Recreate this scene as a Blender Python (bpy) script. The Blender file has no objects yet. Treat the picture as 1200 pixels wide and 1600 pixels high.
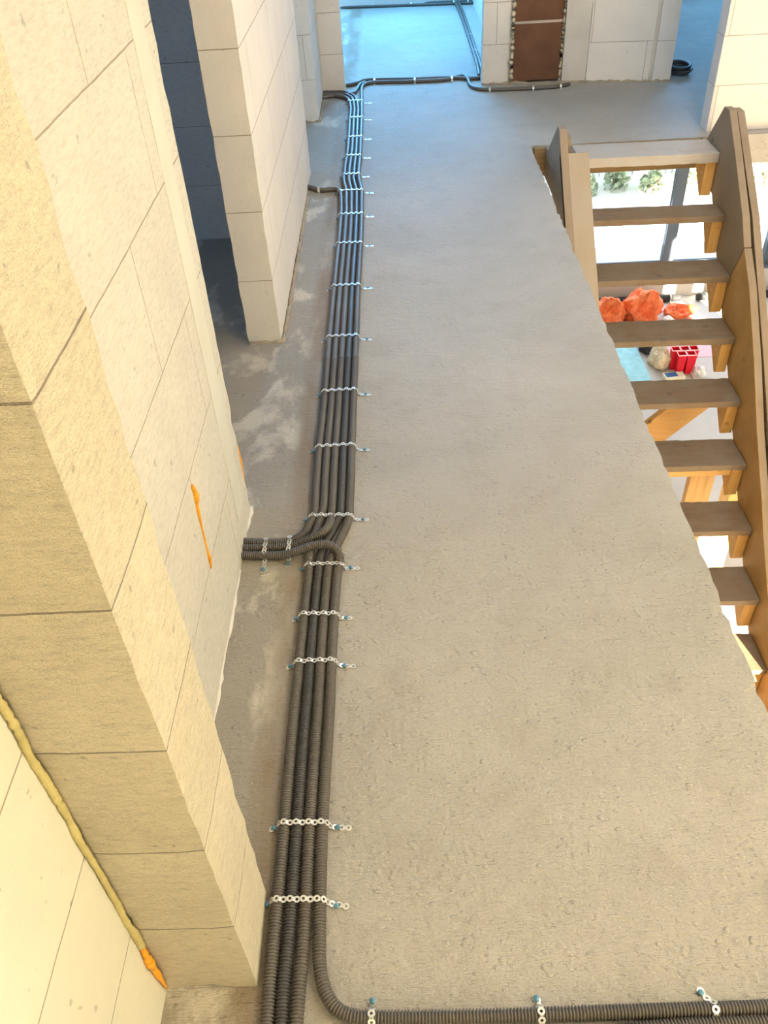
import bpy, math, random
from mathutils import Vector, Matrix, noise

S = bpy.context.scene
COL = S.collection
random.seed(7)

# ---------------------------------------------------------------- camera
cd = bpy.data.cameras.new('camera')
cam = bpy.data.objects.new('camera', cd)
COL.objects.link(cam)
CR = ((0.998804, -0.039407, -0.028932), (-0.004045, -0.656393, 0.754409), (-0.048719, -0.75339, -0.655767))
m = Matrix.Identity(4)
for i in range(3):
    m[i][0] = CR[i][0]; m[i][1] = -CR[i][1]; m[i][2] = -CR[i][2]
m[0][3], m[1][3], m[2][3] = 0, 0, 1.6
cam.matrix_world = m
cd.sensor_fit = 'VERTICAL'
cd.sensor_height = 36
cd.sensor_width = 27
cd.lens = 1305.63 * 36 / 1600
cd.clip_start = .02
S.camera = cam

# ---------------------------------------------------------------- world, sun, daylight at the openings, added fills
S.view_settings.view_transform = 'Standard'
S.view_settings.look = 'None'
S.view_settings.gamma = 1
S.view_settings.use_curve_mapping = False
S.view_settings.exposure = -0.26

w = bpy.data.worlds.new('sky')
S.world = w
w.use_nodes = True
bg = w.node_tree.nodes['Background']
bg.inputs[0].default_value = (.72, .86, 1, 1)
bg.inputs[1].default_value = 2.4

sd = bpy.data.lights.new('sun', 'SUN')
sd.energy = 70
sd.angle = .009
sd.color = (1, .86, .62)
so = bpy.data.objects.new('sun', sd)
COL.objects.link(so)
so.rotation_euler = Vector((-.30, .86, -.36)).to_track_quat('-Z', 'Y').to_euler()

def area(name, loc, aim, sx, sy, energy, color, spread=180):
    d = bpy.data.lights.new(name, 'AREA')
    d.shape = 'RECTANGLE'; d.size = sx; d.size_y = sy
    d.energy = energy; d.color = color; d.spread = math.radians(spread)
    o = bpy.data.objects.new(name, d)
    COL.objects.link(o)
    o.location = loc
    o.rotation_euler = Vector(aim).to_track_quat('-Z', 'Y').to_euler()
    return o
WARM = (1, .83, .47)
NEUT = (.90, .94, 1)
BLUE = (.13, .50, 1)
# window light, added overhead, rear and hall fills, side room windows, hall glazing
area('window_light_near', (2.74, .1, 1.15), (-1, -.10, -.38), 1.3, 1.2, 24, WARM, 120)
area('overhead_fill_near', (1.9, .3, 2.66), (0, 0, -1), 1.2, 1.5, 68, WARM)  # added warm fill from above, no roof light known here
area('rear_fill', (.25, -2.95, 1.5), (0, 1, -.22), 1.1, 1.1, 34, WARM)  # added warm fill behind the camera, brightens the pier front
area('overhead_fill_stairs', (1.7, 3.4, 2.66), (-.1, .15, -1), .9, 1.2, 50, NEUT)  # added cool fill above the stairwell to even out the floor
area('daylight_room_near', (-3.55, 1.9, 1.5), (1, .25, -.2), 1.2, 1.2, 24, (.03, .36, 1))
area('daylight_room_mid', (-3.55, 5.1, 1.5), (1, 0, -.15), 1.0, 1.2, 60, BLUE)
area('daylight_room_far', (.1, 9.12, 1.6), (0, -1, -.35), 1.5, 1.2, 230, BLUE)
area('daylight_room_right', (3.2, 9.12, 1.6), (0, -1, -.3), 1.4, 1.2, 95, BLUE)
area('daylight_hall_far', (3.2, 8.7, -1.5), (0, -1, -.3), 3.2, 1.9, 75, (.80, .90, 1))
area('warm_fill_hall_near', (2.6, -.3, -1.6), (-.1, 1, -.1), 1.6, 1.6, 130, (1, .70, .34))  # added warm fill standing in for sun bounce on the stair timber

# ---------------------------------------------------------------- materials
class NT:
    def __init__(s, name, rough=.85, spec=.25):
        s.m = bpy.data.materials.new(name); s.m.use_nodes = True
        s.t = s.m.node_tree; s.b = s.t.nodes['Principled BSDF']
        s.b.inputs['Roughness'].default_value = rough
        s.b.inputs['Specular IOR Level'].default_value = spec
    def n(s, k, **kw):
        x = s.t.nodes.new(k)
        for a, v in kw.items(): setattr(x, a, v)
        return x
    def l(s, a, b): s.t.links.new(a, b)
    def pos(s, scale=(1, 1, 1), obj=False):
        if obj: src = s.n('ShaderNodeTexCoord').outputs['Object']
        else: src = s.n('ShaderNodeNewGeometry').outputs['Position']
        mp = s.n('ShaderNodeMapping'); mp.inputs['Scale'].default_value = scale
        s.l(src, mp.inputs['Vector']); return mp.outputs[0]
    def noise(s, vec, scale, detail=4, rough=.55, dist=0):
        x = s.n('ShaderNodeTexNoise'); x.inputs['Scale'].default_value = scale
        x.inputs['Detail'].default_value = detail; x.inputs['Roughness'].default_value = rough
        x.inputs['Distortion'].default_value = dist
        s.l(vec, x.inputs['Vector']); return x.outputs['Fac']
    def ramp(s, fac, stops):
        x = s.n('ShaderNodeValToRGB'); e = x.color_ramp.elements
        while len(e) < len(stops): e.new(.5)
        for q, (p, c) in zip(e, stops):
            q.position = p; q.color = (c, c, c, 1) if isinstance(c, (int, float)) else (*c, 1)
        s.l(fac, x.inputs[0]); return x.outputs[0]
    def mix(s, fac, a, b, mode='MIX'):
        x = s.n('ShaderNodeMix', data_type='RGBA', blend_type=mode)
        for v, i in ((fac, 0), (a, 6), (b, 7)):
            if hasattr(v, 'links'): s.l(v, x.inputs[i])
            else: x.inputs[i].default_value = v if i == 0 else (*v, 1)
        return x.outputs[2]
    def math(s, op, a, b=0):
        x = s.n('ShaderNodeMath', operation=op)
        for v, i in ((a, 0), (b, 1)):
            if hasattr(v, 'links'): s.l(v, x.inputs[i])
            else: x.inputs[i].default_value = v
        return x.outputs[0]
    def bump(s, h, dist, strength=1, prev=None):
        x = s.n('ShaderNodeBump'); x.inputs['Distance'].default_value = dist
        x.inputs['Strength'].default_value = strength
        s.l(h, x.inputs['Height'])
        if prev: s.l(prev, x.inputs['Normal'])
        return x.outputs[0]
    def out(s, col=None, nrm=None, rough=None):
        if col is not None:
            if hasattr(col, 'links'): s.l(col, s.b.inputs['Base Color'])
            else: s.b.inputs['Base Color'].default_value = (*col, 1)
        if nrm: s.l(nrm, s.b.inputs['Normal'])
        if rough is not None: s.l(rough, s.b.inputs['Roughness'])
        return s.m

def plain(name, col, rough=.7, spec=.3, var=.12, scale=8, bump=0, bscale=60, metal=0):
    t = NT(name, rough, spec); p = t.pos()
    dark = tuple(c * (1 - var) for c in col); lite = tuple(min(1, c * (1 + var)) for c in col)
    c = t.mix(t.ramp(t.noise(p, scale), [(.3, 0), (.7, 1)]), dark, lite)
    n = t.bump(t.noise(p, bscale, 3), bump) if bump else None
    t.b.inputs['Metallic'].default_value = metal
    return t.out(c, n)

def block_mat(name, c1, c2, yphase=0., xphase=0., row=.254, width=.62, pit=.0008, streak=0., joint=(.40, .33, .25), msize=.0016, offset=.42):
    """aerated concrete blocks: thin joints, sawn pitted faces"""
    t = NT(name, .92, .15)
    g = t.n('ShaderNodeNewGeometry')
    sp = t.n('ShaderNodeSeparateXYZ'); t.l(g.outputs['Position'], sp.inputs[0])
    sn = t.n('ShaderNodeSeparateXYZ'); t.l(g.outputs['True Normal'], sn.inputs[0])
    side = t.math('GREATER_THAN', t.math('ABSOLUTE', sn.outputs[0]), .5)
    u = t.math('ADD', t.math('MULTIPLY', side, t.math('ADD', sp.outputs[1], -yphase)),
               t.math('MULTIPLY', t.math('SUBTRACT', 1, side), t.math('ADD', sp.outputs[0], -xphase)))
    cx = t.n('ShaderNodeCombineXYZ'); t.l(u, cx.inputs[0]); t.l(sp.outputs[2], cx.inputs[1])
    wob = t.n('ShaderNodeVectorMath', operation='ADD')
    nz = t.n('ShaderNodeTexNoise'); nz.inputs['Scale'].default_value = 9; t.l(g.outputs['Position'], nz.inputs['Vector'])
    sc = t.n('ShaderNodeVectorMath', operation='SCALE'); sc.inputs['Scale'].default_value = .006
    t.l(nz.outputs['Color'], sc.inputs[0]); t.l(cx.outputs[0], wob.inputs[0]); t.l(sc.outputs[0], wob.inputs[1])
    br = t.n('ShaderNodeTexBrick', offset=offset, offset_frequency=2)
    for k, v in (('Scale', 1), ('Mortar Size', msize), ('Mortar Smooth', .3), ('Bias', 0), ('Brick Width', width), ('Row Height', row)):
        br.inputs[k].default_value = v
    br.inputs['Color1'].default_value = (*c1, 1); br.inputs['Color2'].default_value = (*c2, 1)
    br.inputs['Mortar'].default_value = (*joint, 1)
    t.l(wob.outputs[0], br.inputs['Vector'])
    p = t.pos((1, 1, 1)); ps = t.pos((3, 3, 14))
    n1 = t.noise(p, 70, 5, .7); n2 = t.noise(p, 5, 3)
    tone = t.ramp(n2, [(.25, .90), (.75, 1.0)])
    col = t.mix(1, br.outputs['Color'], tone, 'MULTIPLY')
    pits = t.ramp(t.noise(p, 46, 2, .5), [(.255, .72), (.30, 1)])
    col = t.mix(1, col, pits, 'MULTIPLY')
    h = t.bump(t.math('MULTIPLY', br.outputs['Fac'], -1), .004)
    h = t.bump(n1, pit * 2, 1, h)
    if streak:
        sn_ = t.noise(ps, 12, 5, .75)
        h = t.bump(sn_, streak, 1, h)
        col = t.mix(1, col, t.ramp(sn_, [(.3, .80), (.55, 1)]), 'MULTIPLY')
        if streak > .004:
            blot = t.noise(t.pos((9, 9, 26)), 4, 6, .8)
            col = t.mix(t.ramp(blot, [(.28, .75), (.38, 0)]), col, tuple(v * k for v, k in zip(c1, (.74, .60, .42))))
            h = t.bump(blot, .006, .8, h)
    return t.out(col, h)

def concrete_mat(name):
    t = NT(name, .62, .35)
    p = t.pos(); px_ = t.pos((2.2, 9, 5))
    big = t.noise(p, 1.1, 4, .6, .4); mid = t.noise(p, 7, 5, .65); fine = t.noise(p, 120, 3, .6)
    col = t.mix(t.ramp(big, [(.3, 0), (.7, 1)]), (.36, .33, .285), (.46, .425, .375))
    col = t.mix(t.ramp(mid, [(.25, .55), (.5, 0)]), col, (.33, .29, .24))
    col = t.mix(t.ramp(fine, [(.28, .35), (.42, 0)]), col, (.25, .23, .20))
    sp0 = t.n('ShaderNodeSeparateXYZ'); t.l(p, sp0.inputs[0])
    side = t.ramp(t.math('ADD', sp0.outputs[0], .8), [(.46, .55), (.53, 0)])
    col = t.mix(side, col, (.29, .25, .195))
    # pale cement splashes in the strip beside the wall
    sp = t.n('ShaderNodeSeparateXYZ'); t.l(p, sp.inputs[0])
    strip = t.ramp(t.math('ADD', sp.outputs[0], .8), [(.44, 1), (.50, 0)])
    spl = t.ramp(t.noise(t.pos((1.6, .8, 1)), 3.4, 5, .6, .3), [(.52, 0), (.60, .7)])
    col = t.mix(t.math('MULTIPLY', strip, spl), col, (.66, .60, .50))
    dirt = t.ramp(t.noise(t.pos((1.5, .7, 1)), 3.1, 4, .6), [(.42, .9), (.62, .25)])
    edge = t.ramp(t.math('ABSOLUTE', t.math('ADD', sp.outputs[0], .30)), [(.03, 1), (.07, 0)])
    col = t.mix(t.math('MULTIPLY', dirt, edge), col, (.27, .20, .13))
    brush = t.noise(t.pos((1.2, 16, 5)), 6, 5, .75, 0)
    h = t.bump(brush, .008, .85)
    h = t.bump(t.noise(t.pos((6, 26, 6)), 5, 4, .7, 0), .006, .7, h)
    col = t.mix(t.ramp(t.noise(t.pos((3, 15, 5)), 7, 5, .8), [(.28, .55), (.40, 0)]), col, (.22, .19, .16))
    h = t.bump(t.noise(p, 24, 5, .7, 0), .010, .7, h)
    bub = t.n('ShaderNodeTexVoronoi', feature='SMOOTH_F1'); bub.inputs['Scale'].default_value = 55; t.l(t.pos((1, 1.3, 1)), bub.inputs['Vector'])
    dots = t.ramp(bub.outputs['Distance'], [(.10, 1), (.32, 0)])
    sel = t.ramp(t.noise(p, 9, 3, .6), [(.35, 0), (.60, 1)])
    h = t.bump(t.math('MULTIPLY', dots, sel), .003, .8, h)
    pit = t.n('ShaderNodeTexVoronoi'); pit.inputs['Scale'].default_value = 16; t.l(p, pit.inputs['Vector'])
    col = t.mix(t.ramp(pit.outputs['Distance'], [(.028, .5), (.06, 0)]), col, (.19, .165, .14))
    h = t.bump(fine, .0010, .6, h)
    return t.out(col, h)

def wood_mat(name, c1, c2, rough=.7, axis='X', knots=True, dust=None):
    t = NT(name, rough, .25)
    sc = {'X': (1.5, 22, 22), 'Y': (22, 1.5, 10), 'Z': (22, 22, 1.5), 'S': (20, 2.0, 2.0)}[axis]
    g = t.noise(t.pos(sc), 1.6, 5, .65, .6)
    col = t.mix(t.ramp(g, [(.3, 0), (.7, 1)]), c1, c2)
    if knots:
        k = t.n('ShaderNodeTexVoronoi'); k.inputs['Scale'].default_value = 5.5
        t.l(t.pos((1, 1, 1)), k.inputs['Vector'])
        col = t.mix(t.ramp(k.outputs['Distance'], [(.07, .75), (.12, 0)]), col, tuple(c * .28 for c in c1))
    if dust:
        col = t.mix(t.ramp(t.noise(t.pos(), 4.5, 5, .7), [(.35, .85), (.62, .25)]), col, dust)
    return t.out(col, t.bump(g, .0015))

M = {}
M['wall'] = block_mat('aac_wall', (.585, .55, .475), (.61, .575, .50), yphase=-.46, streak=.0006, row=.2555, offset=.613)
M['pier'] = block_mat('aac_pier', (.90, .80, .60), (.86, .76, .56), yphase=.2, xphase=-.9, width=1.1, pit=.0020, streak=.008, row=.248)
M['near'] = block_mat('aac_wall_lit', (.66, .63, .52), (.68, .65, .54), yphase=-.3, row=.2555, offset=.613, width=1.6)  # same wall blocks, lighter base standing for stronger light near the camera
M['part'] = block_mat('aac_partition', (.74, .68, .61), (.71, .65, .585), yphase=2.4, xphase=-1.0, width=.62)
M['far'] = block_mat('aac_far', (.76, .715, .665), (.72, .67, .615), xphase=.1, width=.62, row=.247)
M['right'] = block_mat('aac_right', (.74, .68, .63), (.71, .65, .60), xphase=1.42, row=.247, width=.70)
M['render'] = plain('plaster_band', (.57, .55, .475), .9, .1, .05, 6, .001, 40)
M['plaster'] = plain('wall_plaster', (.60, .56, .50), .9, .1, .08, 6, .002, 30)
M['concrete'] = concrete_mat('raw_concrete')
M['soffit'] = plain('soffit_concrete', (.45, .42, .38), .9, .1, .12, 3, .002, 40)
M['hallfloor'] = plain('hall_screed', (.58, .58, .60), .8, .2, .06, 3)
M['white'] = plain('white_render', (.72, .70, .66), .9, .1, .04, 3)
M['brick'] = plain('chimney_clay', (.16, .08, .048), .9, .1, .15, 9, .003, 50)
M['brickjoint'] = plain('clay_joint', (.50, .42, .36), .9, .1)
M['foam'] = plain('pale_foam', (.62, .53, .38), .8, .2, .1, 30, .003, 60)
M['bead'] = plain('olive_adhesive', (.50, .42, .18), .7, .3, .15, 20, .003, 70)
M['orange'] = plain('orange_foam', (.80, .34, .02), .5, .4, .2, 40, .002, 60)
M['mortar'] = plain('base_mortar', (.33, .27, .20), .95, .1, .25, 20, .006, 40)
M['conduit'] = plain('conduit_plastic', (.105, .092, .08), .46, .38, .12, 3)
M['conduit_dark'] = plain('conduit_plastic_dark', (.055, .052, .052), .42, .38, .1, 3)
M['zinc'] = plain('galvanised', (.78, .78, .76), .32, .5, .06, 40, metal=.75)
M['nail'] = plain('nail_steel', (.09, .22, .30), .35, .5, .2, 40, metal=.6)
M['tread'] = wood_mat('dusty_tread', (.13, .08, .04), (.20, .13, .075), .75, 'X', dust=(.21, .168, .125))
M['pine'] = wood_mat('pine', (.50, .27, .075), (.66, .40, .14), .6, 'S')
M['pine_bounce'] = wood_mat('bounce_tinted_pine', (.34, .20, .07), (.48, .30, .12), .65, 'S')  # base tinted golden to carry part of the bounced sun
M['dusty'] = wood_mat('cement_dusted_tread', (.34, .29, .24), (.42, .37, .32), .8, 'X', dust=(.42, .395, .365))
M['pinez'] = wood_mat('pine_post', (.52, .30, .10), (.68, .43, .17), .6, 'Z')
M['pinex'] = wood_mat('pine_lath', (.52, .29, .09), (.66, .40, .15), .6, 'X')
M['cover'] = wood_mat('pale_plank', (.30, .23, .15), (.38, .30, .205), .7, 'S', dust=(.35, .29, .22))
M['grey_wood'] = wood_mat('weathered_board', (.19, .135, .08), (.29, .21, .135), .75, 'S', dust=(.28, .22, .16))
M['form'] = wood_mat('form_board', (.22, .14, .06), (.32, .21, .10), .75, 'X')
M['frame'] = plain('anthracite_frame', (.09, .125, .17), .4, .5, .03)
M['ground'] = plain('pale_sand', (.86, .82, .74), .95, .1, .05, .7)
M['leaf'] = plain('leaves', (.46, .54, .38), .8, .2, .3, 6)
M['wire'] = plain('fence_wire', (.30, .38, .34), .5, .5, .05)
M['bag'] = None

def glass_mat():
    t = NT('clear_glass', 0, .5)
    t.b.inputs['Transmission Weight'].default_value = 1
    t.b.inputs['IOR'].default_value = 1.05
    return t.out((.93, .97, .97))
M['glass'] = glass_mat()

# ---------------------------------------------------------------- mesh helpers
def mesh_obj(name, verts, faces, material, parent=None, smooth=False):
    me = bpy.data.meshes.new(name)
    me.from_pydata(verts, [], faces)
    me.validate()
    if material: me.materials.append(material)
    if smooth: me.polygons.foreach_set('use_smooth', [True] * len(me.polygons))
    me.update()
    o = bpy.data.objects.new(name, me)
    COL.objects.link(o)
    if parent: o.parent = parent
    return o

def tag(o, label, cat, group=None):
    o['label'] = label; o['category'] = cat
    if group: o['group'] = group
    return o

def thing(name, loc, label, cat, group=None):
    o = bpy.data.objects.new(name, None)
    o.empty_display_size = .1
    o.location = loc
    COL.objects.link(o)
    return tag(o, label, cat, group)

def struct(o):
    o['kind'] = 'structure'; return o

def box_vf(x0, x1, y0, y1, z0, z1, V, Fc, tf=None):
    b = len(V)
    pts = [(x0, y0, z0), (x1, y0, z0), (x1, y1, z0), (x0, y1, z0), (x0, y0, z1), (x1, y0, z1), (x1, y1, z1), (x0, y1, z1)]
    if tf: pts = [tuple(tf(Vector(p))) for p in pts]
    V += pts
    Fc += [tuple(b + i for i in f) for f in ((0, 3, 2, 1), (4, 5, 6, 7), (0, 1, 5, 4), (1, 2, 6, 5), (2, 3, 7, 6), (3, 0, 4, 7))]

def boxes(name, bl, material, parent=None, off=(0, 0, 0), bevel=0):
    V, Fc = [], []
    for b in bl: box_vf(b[0] - off[0], b[1] - off[0], b[2] - off[1], b[3] - off[1], b[4] - off[2], b[5] - off[2], V, Fc)
    o = mesh_obj(name, V, Fc, material, parent)
    if bevel:
        md = o.modifiers.new('bevel', 'BEVEL'); md.width = bevel; md.segments = 2
    return o

def lin(a, b, step):
    n = max(1, int(round((b - a) / step)))
    return [a + (b - a) * i / n for i in range(n + 1)]

def rough_box(name, xs, ys, zs, amp, material, freq=18, parent=None, off=(0, 0, 0), skew=None, keep=None):
    """box with subdivided faces whose arrises are chipped and uneven"""
    idx, V, Fc = {}, [], []
    nx, ny, nz = len(xs) - 1, len(ys) - 1, len(zs) - 1
    def v(i, j, k):
        key = (i, j, k)
        if key not in idx:
            p = Vector((xs[i], ys[j], zs[k]))
            ends = (i in (0, nx)) + (j in (0, ny)) + (k in (0, nz))
            if ends >= 2 and amp and not (keep and keep(p)):
                d = noise.noise_vector(p * freq) * amp + noise.noise_vector(p * freq * 3.1) * amp * .6
                # pull inwards: corners lose material
                c = Vector((1 if i == 0 else -1 if i == nx else 0, 1 if j == 0 else -1 if j == ny else 0, 1 if k == 0 else -1 if k == nz else 0))
                p = p + c * abs(d.x + d.y) * .9 + d * .25
            if skew: p = skew(p)
            idx[key] = len(V); V.append(tuple(p - Vector(off)))
        return idx[key]
    for j in range(ny):
        for k in range(nz):
            Fc.append((v(0, j, k), v(0, j, k + 1), v(0, j + 1, k + 1), v(0, j + 1, k)))
            Fc.append((v(nx, j, k), v(nx, j + 1, k), v(nx, j + 1, k + 1), v(nx, j, k + 1)))
    for i in range(nx):
        for k in range(nz):
            Fc.append((v(i, 0, k), v(i + 1, 0, k), v(i + 1, 0, k + 1), v(i, 0, k + 1)))
            Fc.append((v(i, ny, k), v(i, ny, k + 1), v(i + 1, ny, k + 1), v(i + 1, ny, k)))
    for i in range(nx):
        for j in range(ny):
            Fc.append((v(i, j, 0), v(i, j + 1, 0), v(i + 1, j + 1, 0), v(i + 1, j, 0)))
            Fc.append((v(i, j, nz), v(i + 1, j, nz), v(i + 1, j + 1, nz), v(i, j + 1, nz)))
    return mesh_obj(name, V, Fc, material, parent)

def catmull(P, per=12):
    P = [Vector(p) for p in P]; out = []
    for i in range(len(P) - 1):
        p1, p2 = P[i], P[i + 1]
        p0 = P[i - 1] if i else p1 * 2 - p2
        p3 = P[i + 2] if i + 2 < len(P) else p2 * 2 - p1
        # centripetal-ish: limit tangents to segment length
        L = (p2 - p1).length
        t1 = (p2 - p0); t2 = (p3 - p1)
        t1 = t1.normalized() * L if t1.length else t1
        t2 = t2.normalized() * L if t2.length else t2
        for k in range(per):
            t = k / per; a = t * t; b = a * t
            out.append(p1 * (2 * b - 3 * a + 1) + t1 * (b - 2 * a + t) + p2 * (3 * a - 2 * b) + t2 * (b - a))
    out.append(P[-1]); return out

def resample(P, steps):
    """steps(point) -> spacing wanted there; returns (point, arclength)"""
    out = [(P[0], 0.)]; s = 0.; nxt = steps(P[0])
    for a, b in zip(P, P[1:]):
        L = (b - a).length
        if L < 1e-9: continue
        d = 0.
        while s + (L - d) >= nxt:
            d2 = nxt - s
            d += d2; s = nxt
            p = a.lerp(b, min(1, d / L)); out.append((p, s)); nxt = s + steps(p)
        s += L - d
    return out

def tube_vf(pts, rad, sides, V, Fc, cap=True):
    b0 = len(V); n = len(pts)
    up = Vector((0, 0, 1))
    for i, p in enumerate(pts):
        t = (pts[min(i + 1, n - 1)] - pts[max(i - 1, 0)]).normalized()
        a = up.cross(t)
        a = a.normalized() if a.length > 1e-4 else Vector((1, 0, 0))
        c = t.cross(a)
        r = rad[i]
        for k in range(sides):
            an = 2 * math.pi * k / sides
            V.append(tuple(p + a * (math.cos(an) * r) + c * (math.sin(an) * r)))
    for i in range(n - 1):
        for k in range(sides):
            k2 = (k + 1) % sides
            Fc.append((b0 + i * sides + k, b0 + i * sides + k2, b0 + (i + 1) * sides + k2, b0 + (i + 1) * sides + k))
    if cap:
        Fc.append(tuple(b0 + k for k in reversed(range(sides))))
        Fc.append(tuple(b0 + (n - 1) * sides + k for k in range(sides)))

def conduit(name, P, label, r=.0125, pitch=.0058, fine_to=2.7, material=None, group=None, cat='conduit'):
    path = catmull(P)
    def st(p): return pitch / 12 if p.y < fine_to else .02
    rs = resample(path, st)
    pts, rad = [], []
    c = 0
    for p, s in rs:
        if p.y < fine_to:
            k = c % 12; c += 1
            if k not in (0, 5, 6, 11): continue
            rad.append(r if k < 6 else r - .0031)
        else: rad.append(r - .0005)
        pts.append(p)
    base = Vector(P[0])
    V, Fc = [], []
    tube_vf([p - base for p in pts], rad, 14, V, Fc)
    o = mesh_obj(name, V, Fc, material or M['conduit'], smooth=True)
    o.location = base
    return tag(o, label, cat, group)

def strap(P, side, label, nails, name='perforated_strap', group='perforated straps over the conduits', w=.0066, pitch=.0138, material=None):
    """punched steel tape along P; side = direction of its width"""
    path = catmull(P, 6)
    rs = [p for p, s in resample(path, lambda p: pitch)]
    root = thing(name, P[0], label, 'strap', group)
    base = Vector(P[0]); V, Fc = [], []
    side = Vector(side).normalized(); n = len(rs); th = .0011; N = 12
    for i, p in enumerate(rs):
        t = (rs[min(i + 1, n - 1)] - rs[max(i - 1, 0)]).normalized()
        s = (side - t * side.dot(t)).normalized(); nn = t.cross(s)
        if nn.z < 0: nn = -nn
        p = p - base
        b = len(V)
        for zz in (0, th):
            for rr in (w, w * .42):
                for k in range(N):
                    an = 2 * math.pi * k / N
                    V.append(tuple(p + t * math.cos(an) * rr + s * math.sin(an) * rr + nn * zz))
        for k in range(N):
            k2 = (k + 1) % N
            Fc.append((b + 2 * N + k, b + 2 * N + k2, b + 3 * N + k2, b + 3 * N + k))
            Fc.append((b + k, b + N + k, b + N + k2, b + k2))
            Fc.append((b + k, b + k2, b + 2 * N + k2, b + 2 * N + k))
            Fc.append((b + N + k, b + 3 * N + k, b + 3 * N + k2, b + N + k2))
        if i < n - 1:
            q = rs[i + 1] - base; tt = (q - p).normalized(); ww = w * .62
            a_, b_ = p + tt * w * .8, q - tt * w * .8
            ss = s; c = len(V)
            for e in (a_, b_):
                for sg in (-1, 1):
                    for zz in (.0001, th - .0001): V.append(tuple(e + ss * ww * sg + nn * zz))
            Fc += [(c, c + 2, c + 3, c + 1), (c + 4, c + 5, c + 7, c + 6), (c + 1, c + 3, c + 7, c + 5), (c, c + 4, c + 6, c + 2), (c, c + 1, c + 5, c + 4), (c + 2, c + 6, c + 7, c + 3)]
    mesh_obj('band', V, Fc, material or M['zinc'], root)
    for q in nails:
        V, Fc = [], []
        qb = Vector(q) - base
        tube_vf([qb + Vector((0, 0, z)) for z in (-.004, .003, .0032, .0052, .006)], [.002, .002, .0054, .0048, .0026], 12, V, Fc)
        mesh_obj('nail', V, Fc, M['nail'], root)
    return root

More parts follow.
